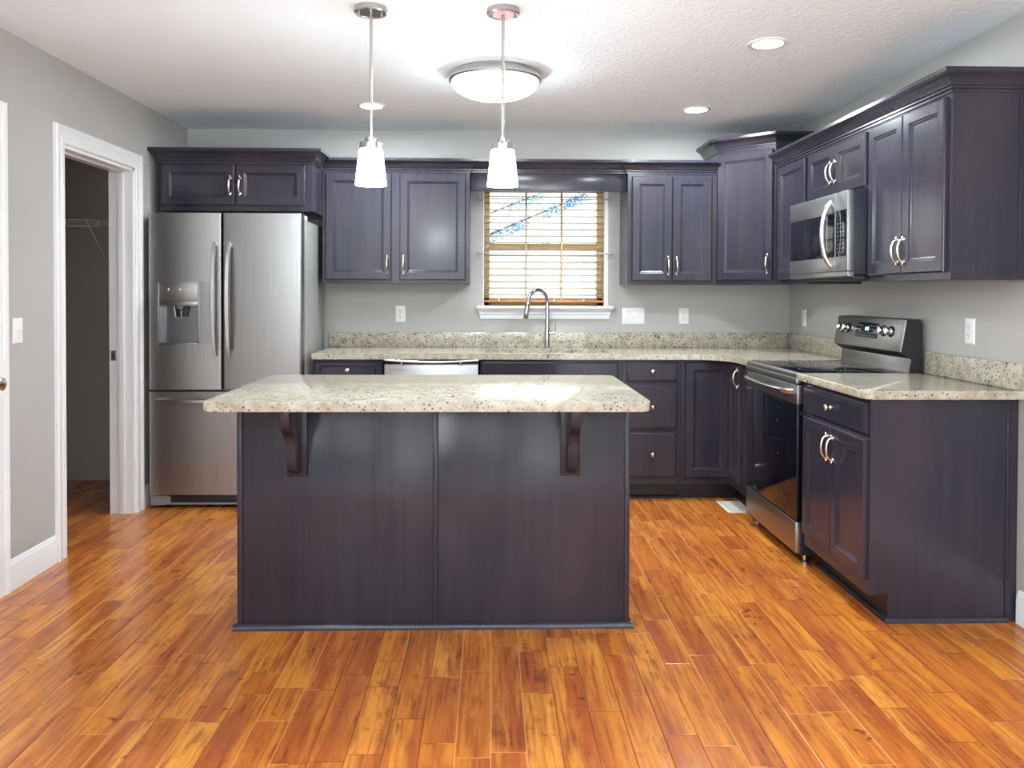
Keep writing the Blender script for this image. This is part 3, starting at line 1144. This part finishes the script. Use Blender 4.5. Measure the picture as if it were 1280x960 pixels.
def bar_handle(parent, x, z0, z1, off=.052, w=.016):
    """curved flat strap handle standing off the door"""
    b = MB()
    n = 14
    loops = []
    for i in range(n + 1):
        s = i / n
        z = z0 + (z1 - z0) * s
        y = -(off * (math.sin(PI * min(max(s, .0), 1)) ** .45) * .55 + .020)
        hw_ = w * (0.78 + .30 * math.sin(PI * s))
        th = .011
        xx = x - .006 * math.sin(PI * s)
        loops.append([(xx - hw_, y + th * .2, z), (xx - hw_ * .6, y - th * .75, z), (xx + hw_ * .6, y - th * .75, z), (xx + hw_, y + th * .2, z), (xx + hw_ * .6, y + th, z), (xx - hw_ * .6, y + th, z)])
    b.rings(loops)
    b.box(x - .010, x + .010, -.020, .001, z0 + .004, z0 + .030, .002)
    b.box(x - .010, x + .010, -.020, .001, z1 - .030, z1 - .004, .002)
    return b.build('handle', STEELB, parent, smooth=50)


STEELB = mat('bright_stainless', (0.68, 0.67, 0.66), 0.2, 1.0)
bar_handle(drs[0], .408, .925, 1.612)
bar_handle(drs[1], .492, .925, 1.612)
b = MB()
loops = []
for i in range(13):
    s = i / 12
    x = .055 + (W_ - .11) * s
    y = -(.030 * (math.sin(PI * s) ** .45) + .020)
    loops.append([(x, y + .002, .672), (x, y - .008, .666), (x, y - .008, .648), (x, y + .002, .642), (x, y + .010, .648), (x, y + .010, .666)])
b.rings(loops)
b.box(.060, .085, -.020, .001, .647, .667, .002)
b.box(W_ - .085, W_ - .060, -.020, .001, .647, .667, .002)
b.build('handle', STEELB, fz, smooth=50)
b = MB()
b.prism([(0.004, .078), (.10, .078), (.125, .070), (.125, .035), (.085, .018), (.004, .018)], .02, .10, 'y', .002, 0)
b.prism([(W_ - .004, .078), (W_ - .10, .078), (W_ - .125, .070), (W_ - .125, .035), (W_ - .085, .018), (W_ - .004, .018)], .02, .10, 'y', .002, 0)
b.box(.11, W_ - .11, .028, .10, .034, .076, .002, 1)
b.box(.08, W_ - .08, .024, .10, .020, .033, .002, 0)
b.build('kick_grille', [GREYPL, BLKPL], t)
b = MB()
b.box(W_ - .075, W_ - .010, .075, .20, 1.755, 1.785, .003)
PG = mat('pale_grey_plastic', (.62, .62, .61), .4)
b.build('hinge_cover', PG, t)
MB().box(.010, .075, .075, .20, 1.755, 1.785, .003).build('hinge_cover', PG, t)

# ------------------------------------------------------------------ dishwasher
t = thing('dishwasher', 'stainless dishwasher under the back counter, seen above the island', 'dishwasher', (-.664, 5.145, 0))
W_ = .594
MB().box(.003, W_ - .003, .03, .60, .10, .885, .002).build('body', BLACK, t)
b = MB()
b.box(.004, W_ - .004, 0, .035, .115, .864, .005)
b.box(.03, .14, -.001, .001, .828, .830, 0, 1)
b.build('door', [STEELH, SLOT], t)
b = MB()
pts = [(.004 + (W_ - .008) * s / 12, -.012 - .028 * math.sin(PI * s / 12), .891 - .010 * math.sin(PI * s / 12)) for s in range(13)]
b.tube(pts, .0065, 10)
b.build('handle', STEELB, t)
for x in (.115, .482):
    MB().lathe([(0, 0), (.011, 0), (.011, .022), (0, .024)], 16, loc=(x, -.012, .862)).build('handle_post', STEELB, t)
MB().box(.0, W_, .06, .4, 0, .10).build('toe_kick', TOE, t)

# ------------------------------------------------------------------ range
RX = 1.480
RY1, RY0 = 4.700, 3.926
t = thing('range', 'stainless electric range with black glass oven door and rear control panel', 'range', (RX, RY1, 0), -PI / 2)
W_ = RY1 - RY0
b = MB()
b.box(.002, W_ - .002, .030, .625, .045, .905, .002)
b.build('body', BLACK, t)
b = MB()
b.box(0, W_, -.004, .620, .905, .928, .003, 0)
b.box(.008, W_ - .008, .022, .560, .9282, .9305, .001, 1)
b.box(0, W_, -.006, .02, .878, .905, .002, 0)
b.build('cooktop', [STEELH, BLKGL], t)
b = MB()
for (cx, cy, rr) in ((.20, .17, .105), (.57, .17, .085), (.20, .43, .075), (.57, .43, .105), (.385, .40, .05)):
    b.lathe([(rr, 0), (rr, .0003), (rr - .0025, .0003), (rr - .0025, 0)], 48, loc=(cx, cy, .9305))
b.build('burner_ring', GREYPL, t)
b = MB()
b.box(.003, W_ - .003, 0, .030, .778, .872, .003, 0)
b.box(.003, W_ - .003, .001, .030, .214, .778, .003, 1)
for k in range(9):
    b.box(W_ - .003, W_ - .0022, .005, .025, .786 + .009 * k, .790 + .009 * k, 0, 2)
od = b.build('oven_door', [STEELH, BLKGL, SLOT], t)
b = MB()
pts, rd = [], []
for i in range(15):
    s = i / 14
    pts.append((.030 + (W_ - .06) * s, -.050 * (math.sin(PI * s) ** .35 if 0 < s < 1 else 0) - .004, .838))
    rd.append(.0135)
b.tube(pts, rd, 14)
b.build('handle', STEELB, od)
MB().box(.003, W_ - .003, -.002, .030, .056, .206, .004).build('storage_drawer', STEELH, t)
for x in (.03, W_ - .03):
    MB().lathe([(0, 0), (.022, 0), (.022, .010), (.010, .016), (.010, .050), (0, .050)], 20, loc=(x, .055, 0)).build('foot', BRUSHN, t)
# backguard
prof = [(.546, .929), (.556, .990), (.552, 1.000), (.530, 1.010), (.506, 1.028), (.506, 1.034), (.532, 1.180), (.540, 1.188), (.602, 1.190), (.612, .929)]
bgd = MB().prism(prof, 0.006, W_ - .006, 'x', .001, seg=1).build('control_panel', BLKPL, t, smooth=20)
ang = math.atan2(.026, .146)
ms = Matrix.Translation((0, .506, 1.034)) @ Matrix.Rotation(-ang, 4, 'X')   # local z runs up the slanted face
b = MB()
b.box(.002, W_ - .002, -.006, .003, -.004, .156, .003, mtx=ms)
b.prism([(.540, .930), (.5475, .930), (.557, .990), (.551, .999), (.5495, .990)], .004, W_ - .004, 'x', .0005)
b.build('panel_face', m_steel('panel_stainless', (.40, .39, .38), .3, False), bgd)
b = MB()
b.box(.262, .512, -.009, -.004, .048, .128, .002, 0, ms)
b.box(.372, .384, -.0096, -.0088, .086, .104, 0, 1, ms)
b.box(.388, .400, -.0096, -.0088, .086, .104, 0, 1, ms)
b.box(.404, .410, -.0096, -.0088, .086, .104, 0, 1, ms)
for r_ in range(4):
    for c_ in range(12):
        if 4 <= c_ <= 6 and r_ > 0:
            continue
        x = .272 + .019 * c_
        z = .056 + .018 * r_
        b.box(x, x + .010, -.0096, -.0088, z, z + .003, 0, 2, ms)
b.build('display', [BLKGL, BLUEM, LEGEND], bgd)
for x in (.085, .155, .575, .650):
    b = MB()
    mk = ms @ Matrix.Translation((x, -.006, .092)) @ Matrix.Rotation(PI / 2, 4, 'X')
    b.lathe([(0, 0), (.029, 0), (.029, .003), (0, .003)], 28, 1, mk)
    b.lathe([(0, .003), (.024, .003), (.025, .008), (.023, .012), (.019, .014), (.018, .026), (.015, .029), (0, .030)], 28, 0, mk)
    b.box(-.005, .005, -.019, .019, .014, .036, .003, 0, mk)
    b.build('knob', [STEELB, BLKPL], bgd)
MB().box(.34, .40, -.0072, -.0058, .020, .025, 0, 0, ms).build('nameplate', LEGEND, bgd)

# ------------------------------------------------------------------ microwave
MX = 1.700
t = thing('microwave', 'over-the-range stainless microwave with curved handle', 'microwave', (MX, 4.638, 1.400), -PI / 2)
W_ = .756
hh = .408
b = MB()
b.box(.002, W_ - .002, .028, XR - MX, .004, hh, .003)
b.build('body', BLACK, t)
b = MB()
dw = .620
b.box(0, dw, 0, .030, .088, .315, .002, 0)                      # stiles behind
b.box(0, dw, -.004, .030, 0.312, hh, .003, 0)
b.box(0, dw, -.004, .030, 0.022, .092, .003, 0)
b.box(.012, dw - .020, -.0025, .006, .094, .310, .001, 1)
b.box(dw - .112, dw - .104, -.004, .004, .094, .310, .0005, 0)
md = b.build('door', [STEELH, BLKGL], t)
b = MB()
b.box(dw + .003, W_, -.004, .030, .022, hh, .003, 0)
b.box(dw + .010, W_ - .012, -.0065, -.003, .094, .318, .001, 1)
for r_ in range(8):
    for c_ in range(3):
        b.box(dw + .030 + .030 * c_, dw + .037 + .030 * c_, -.0068, -.006, .112 + .020 * r_, .116 + .020 * r_, 0, 2)
b.build('keypad', [STEELH, BLKGL, LEGEND], t)
b = MB()
b.prism([(-.002, .0), (-.002, .020), (.03, .020), (.03, -.006), (.012, -.006)], 0, W_, 'x', .001)
b.build('lower_trim', STEELH, t)
b = MB()
pts = []
for i in range(15):
    s = i / 14
    pts.append((dw - .052, -.046 * (math.sin(PI * s) ** .6 if 0 < s < 1 else 0) - .004, .050 + .318 * s))
b.tube(pts, .0125, 14)
b.build('handle', STEELB, md)
b = MB()
b.box(.05, W_ - .05, .05, .36, -.018, .004, .003)
b.build('vent_grille', BLKPL, t)

# ------------------------------------------------------------------ island
IX0, IX1, IY0, IY1 = -.978, .548, 3.205, 3.775
t = thing('kitchen_island', 'dark espresso kitchen island with two plain front panels', 'island', ((IX0 + IX1) / 2, IY0, 0))
hx = (IX1 - IX0) / 2
MB().box(-hx + .004, hx - .004, .006, IY1 - IY0, 0, GZ0 - .002, .002).build('body', CAB, t)
xs = -.212 - (IX0 + IX1) / 2
MB().box(-hx + .020, xs - .008, 0, .006, .0, GZ0 - .002, .001).build('front_panel', CAB, t)
MB().box(xs + .008, hx - .020, 0, .006, .0, GZ0 - .002, .001).build('front_panel', CAB, t)
MB().box(xs - .010, xs + .010, -.006, .006, .020, GZ0 - .002, .0035).build('seam_batten', CAB, t)
for s in (-1, 1):
    b = MB()
    xa, xb = sorted((s * hx, s * (hx - .020)))
    b.box(xa, xb, -.006, .03, .020, GZ0 - .002, .003)
    b.build('corner_molding', CAB, t)
b = MB()
pr = [(0, 0), (-.018, 0), (-.018, .008), (-.013, .018), (-.004, .024), (0, .024)]
b.prism(pr, -hx - .016, hx + .016, 'x')
for s in (-1, 1):
    b.prism([(s * hx, 0), (s * (hx + .016), 0), (s * (hx + .016), .008), (s * (hx + .011), .018), (s * hx, .024)], -.014, IY1 - IY0, 'y')
b.build('base_molding', CAB, t)
cp = [(0, .292), (.205, .292), (.205, .262), (.203, .240), (.196, .224), (.184, .212), (.165, .200), (.140, .190), (.120, .176), (.106, .158), (.098, .138), (.096, .116),
      (.094, .094), (.088, .072), (.078, .052), (.064, .036), (.046, .024), (.026, .016), (0, .014)]
for cx in (-.745, .3135):
    x = cx - (IX0 + IX1) / 2
    b = MB()
    b.prism([(-p[0] - .012, p[1] + .600) for p in cp], x - .019, x + .019, 'x', .004)
    b.box(x - .026, x + .026, -.215, -.010, .884, GZ0 - .003, .002)
    cb = b.build('corbel', CAB, t)
    MB().box(x - .038, x + .038, -.014, 0, .600, GZ0 - .003, .003).build('mounting_plate', CAB, cb)
t = thing('countertop', 'rectangular speckled granite countertop on the kitchen island', 'countertop', (-.218, 3.33, GZ0), 0, 'granite countertops')
pl = [(-1.000 + .218, 2.868 - 3.33), (.566 + .218, 2.868 - 3.33), (.566 + .218, 3.815 - 3.33), (-1.005 + .218, 3.815 - 3.33)]
MB().prism(rounded(pl, .030, 6), 0, GZ1 - GZ0, 'z', .006, seg=3).build('slab', GRAN, t)

# ------------------------------------------------------------------ lights


def pendant(x, y, label, pink=False):
    t = thing('pendant_light', label, 'pendant light', (x, y, ZC), 0, 'pendant lights over the island')
    b = MB()
    b.lathe([(0, 0), (.064, 0), (.066, -.004), (.066, -.020), (.062, -.024), (.058, -.024), (.054, -.020), (0, -.019)], 40)
    c = b.build('canopy', BRUSHN, t)
    if pink:
        MB().lathe([(0, -.0215), (.050, -.0215), (.050, -.0225), (0, -.0225)], 32).build('canopy_disc', PINK, c)['label'] = 'pinkish underside of the canopy'  # thin pink disc under the canopy
    for s in (-1, 1):
        MB().lathe([(0, -.018), (.0035, -.018), (.0035, -.034), (.005, -.035), (.005, -.042), (0, -.043)], 12, loc=(s * .044, -.018, 0)).build('thumb_screw', BRUSHN, c)
    MB().tube([(0, 0, -.018), (0, 0, -.515)], .0062, 14).build('stem', BRUSHN, t)
    b = MB()
    b.lathe([(0, -.500), (.008, -.505), (.008, -.512), (.024, -.514), (.024, -.530), (.030, -.532), (.044, -.534), (.044, -.560), (0, -.560)], 36)
    for k in range(3):
        a = 2 * PI * k / 3 + .5
        b.lathe([(0, -.528), (.0045, -.528), (.006, -.532), (.006, -.540), (0, -.541)], 10, loc=(.046 * math.cos(a), .046 * math.sin(a), 0))
    b.build('socket_cap', BRUSHN, t)
    b = MB()
    b.lathe([(.041, -.556), (.046, -.562), (.0615, -.697), (.0615, -.702), (.0585, -.702), (.0565, -.690), (.043, -.570), (.041, -.556)], 40)
    b.build('shade', SHADEM, t)
    MB().lathe([(0, -.60), (.018, -.61), (.026, -.635), (.022, -.66), (0, -.675)], 20).build('bulb', SHADEM, t)
    return t


pendant(-.477, 3.30, 'left pendant light with white glass shade over the island')
pendant(.047, 3.30, 'right pendant light with white glass shade and pinkish canopy', True)


def dome(x, y, label, m, name='ceiling_light'):
    t = thing(name, label, 'ceiling light', (x, y, ZC))
    b = MB()
    b.lathe([(0, 0), (.205, 0), (.215, -.010), (.232, -.022), (.238, -.034), (.238, -.046), (.232, -.054), (.222, -.056), (.218, -.050), (0, -.040)], 56)
    b.build('rim', BRUSHN, t)
    pr = [(.222, -.050)]
    for k in range(1, 11):
        a = k / 10
        pr.append((.222 * math.cos(a * PI / 2) ** .9 if k < 10 else 0, -.052 - .088 * math.sin(a * PI / 2)))
    b = MB().lathe(pr, 48)
    b.build('glass_bowl', m, t)
    MB().lathe([(0, -.134), (.016, -.138), (.016, -.146), (.009, -.148), (.011, -.158), (0, -.162)], 20).build('finial', BRUSHN, t)
    return t


dome(.020, 4.23, 'flush dome ceiling light with nickel rim, behind the right pendant', DOMEM)
for x, y, lab in ((-.722, 5.02, 'recessed ceiling light behind the left pendant stem'), (1.245, 3.70, 'recessed ceiling light nearest the camera, upper right'), (1.255, 5.04, 'recessed ceiling light near the back right corner')):
    t = thing('recessed_light', lab, 'recessed light', (x, y, ZC), 0, 'recessed ceiling lights')
    MB().lathe([(.090, 0), (.090, -.004), (.084, -.007), (.066, -.006), (.064, 0)], 40).build('trim_ring', WHITEPL, t)
    MB().lathe([(0, -.004), (.066, -.004), (.066, -.001), (0, -.001)], 40).build('lens', CANM, t)

for x, y, lab in ((-1.1, 1.75, 'added recessed fill light left above the camera'), (1.15, 1.75, 'added recessed fill light right above the camera'),
                  (-1.1, .15, 'added recessed fill light left behind the camera'), (1.15, .15, 'added recessed fill light right behind the camera')):  # unseen recessed lights added to brighten the near end
    t = thing('recessed_light', lab, 'recessed light', (x, y, ZC), 0, 'recessed ceiling lights')
    MB().lathe([(.100, 0), (.100, -.004), (.094, -.007), (.086, -.006), (.084, 0)], 40).build('trim_ring', WHITEPL, t)
    MB().lathe([(0, -.004), (.086, -.004), (.086, -.001), (0, -.001)], 40).build('lens', CANM2, t)

# ------------------------------------------------------------------ plates
UX = Vector((1, 0, 0))


def plate(label, loc, rz, kind, group='wall plates'):
    gang = 3 if kind == 'switch3' else 1
    t = thing('light_switch' if 'switch' in kind else 'power_outlet', label, 'light switch' if 'switch' in kind else 'outlet', loc, rz, group)
    hw_, hh_ = (.0815 if gang == 3 else .0355), .0575
    MB().front(-hw_, hw_, -hh_, hh_, [(0, 0), (0, .002), (.004, .006), (.006, .0065)], 0).build('cover_plate', WHITEPL, t, smooth=20)
    if kind == 'outlet':
        for s in (-1, 1):
            b = MB()
            b.box(-.0165, .0165, -.0085, -.004, s * .020 - .0145, s * .020 + .0145, .003)
            b.box(-.0075, -.0055, -.0088, -.0084, s * .020 - .002, s * .020 + .007, 0, 1)
            b.box(.0055, .0075, -.0088, -.0084, s * .020 - .002, s * .020 + .006, 0, 1)
            b.lathe([(0, 0), (.0028, 0), (.0028, .0004), (0, .0004)], 10, 1, Matrix.Translation((0, -.0084, s * .020 - .0075)) @ Matrix.Rotation(PI / 2, 4, 'X'))
            b.build('receptacle', [WHITEPL, SLOT], t)
        MB().lathe([(0, 0), (.003, 0), (.002, .001), (0, .001)], 10, mtx=Matrix.Translation((0, -.0065, 0)) @ Matrix.Rotation(PI / 2, 4, 'X')).build('screw', BRUSHN, t)
    elif kind == 'toggle_switch':
        b = MB()
        b.box(-.006, .006, -.0075, -.004, -.013, .013, .001)
        b.box(-.004, .004, -.017, -.006, .001, .010, .001)
        b.build('toggle', WHITEPL, t)
        MB().lathe([(0, 0), (.003, 0), (.002, .001), (0, .001)], 10, mtx=Matrix.Translation((0, -.0065, -.030)) @ Matrix.Rotation(PI / 2, 4, 'X')).build('screw', BRUSHN, t)
    else:
        b = MB()
        b.box(-.063, -.030, -.0095, -.004, -.033, .033, .002)
        b.build('rocker', WHITEPL, t)
        for x in (0, .046):
            b = MB()
            b.box(x - .006, x + .006, -.0075, -.004, -.013, .013, .001)
            b.box(x - .004, x + .004, -.016, -.006, .0, .009, .001)
            b.build('toggle', WHITEPL, t)
    return t


plate('white duplex outlet on the back wall left of the window', (-.628, YB, 1.163), 0, 'outlet')
plate('white duplex outlet on the back wall right of the window', (1.364, YB, 1.152), 0, 'outlet')
plate('white three-gang switch plate on the back wall beside the window', (1.007, YB, 1.152), 0, 'switch3')
plate('white duplex outlet on the right wall near the room corner', (XR, 5.50, 1.150), -PI / 2, 'outlet')
plate('white duplex outlet on the right wall above the short counter', (XR, 3.575, 1.150), -PI / 2, 'outlet')
plate('white toggle switch on the left wall between the two doorways', (XL, 3.712, 1.135), PI / 2, 'toggle_switch')

# ------------------------------------------------------------------ floor register
t = thing('floor_register', 'pale metal floor register set in the boards beside the range', 'floor vent', (1.500, 5.005, 0))
b = MB()
b.prism([(-.075, -.135), (.075, -.135), (.075, .135), (-.075, .135)], 0, .004, 'z', .0015)
b.box(-.052, .052, -.112, .112, .004, .0055, 0, 1)
for k in range(17):
    y = -.106 + .0132 * k
    b.box(-.050, .050, y - .002, y + .002, .0045, .008, .0005, 0)
b.box(-.003, .003, -.11, .11, .0045, .0082, .0005, 0)
b.build('grille', [VENT, GREYPL], t)

# ------------------------------------------------------------------ closet shelf
t = thing('wire_shelf', 'pale wire shelf with slanting brace in the dark closet', 'shelf', (XL - 1.215, YB, 1.770))
x1 = -2.515 - (XL - 1.215)
b = MB()
for (y, z) in ((-.42, 0), (-.42, -.042), (-.21, 0), (-.01, 0)):
    b.tube([(0, y, z), (x1, y, z)], .0035, 8)
b.tube([(x1, -.42, 0), (x1, -.42, -.042)], .0035, 8)
n = 26
for k in range(n + 1):
    x = x1 * k / n
    b.tube([(x, -.42, -.0), (x, -.01, .004)], .0016, 6)
b.build('wire_deck', WIRE, t)
b = MB()
b.tube([(x1 - .075, -.42, -.005), (x1 - .100, -.005, -.33)], .0055, 8)
b.box(x1 - .112, x1 - .090, -.010, 0, -.365, -.300, .001)
b.build('brace', WIRE, t)

# ------------------------------------------------------------------ rear end of the room
b = MB()
b.box(XL - .10, XL - .03, -1.95, -1.89, .85, 2.15)
b.box(XL - .10, XL - .03, -.31, -.25, .85, 2.15)
b.box(XL - .10, XL - .03, -1.95, -.25, .85, .91)
b.box(XL - .10, XL - .03, -1.95, -.25, 2.09, 2.15)
struct(b.build('window_added', TRIM, smooth=0))  # unseen window frame, added together with the side fill lamp
for nm, (xa, xb, za, zb) in (('window_2', (-1.85, -.55, .7, 2.2)), ('door_2', (.15, 1.85, 0, 2.1))):
    b = MB()
    b.box(xa, xa + .06, YR - .10, YR - .03, za, zb)
    b.box(xb - .06, xb, YR - .10, YR - .03, za, zb)
    b.box(xa, xb, YR - .10, YR - .03, zb - .06, zb)
    b.box(xa, xb, YR - .10, YR - .03, za, za + .06)
    b.box((xa + xb) / 2 - .03, (xa + xb) / 2 + .03, YR - .10, YR - .03, za, zb)
    struct(b.build(nm, TRIM, smooth=0))
dome(0.0, -.2, 'unseen dome fill light added behind the camera', REARM)  # out-of-view dome, added as fill for the near end
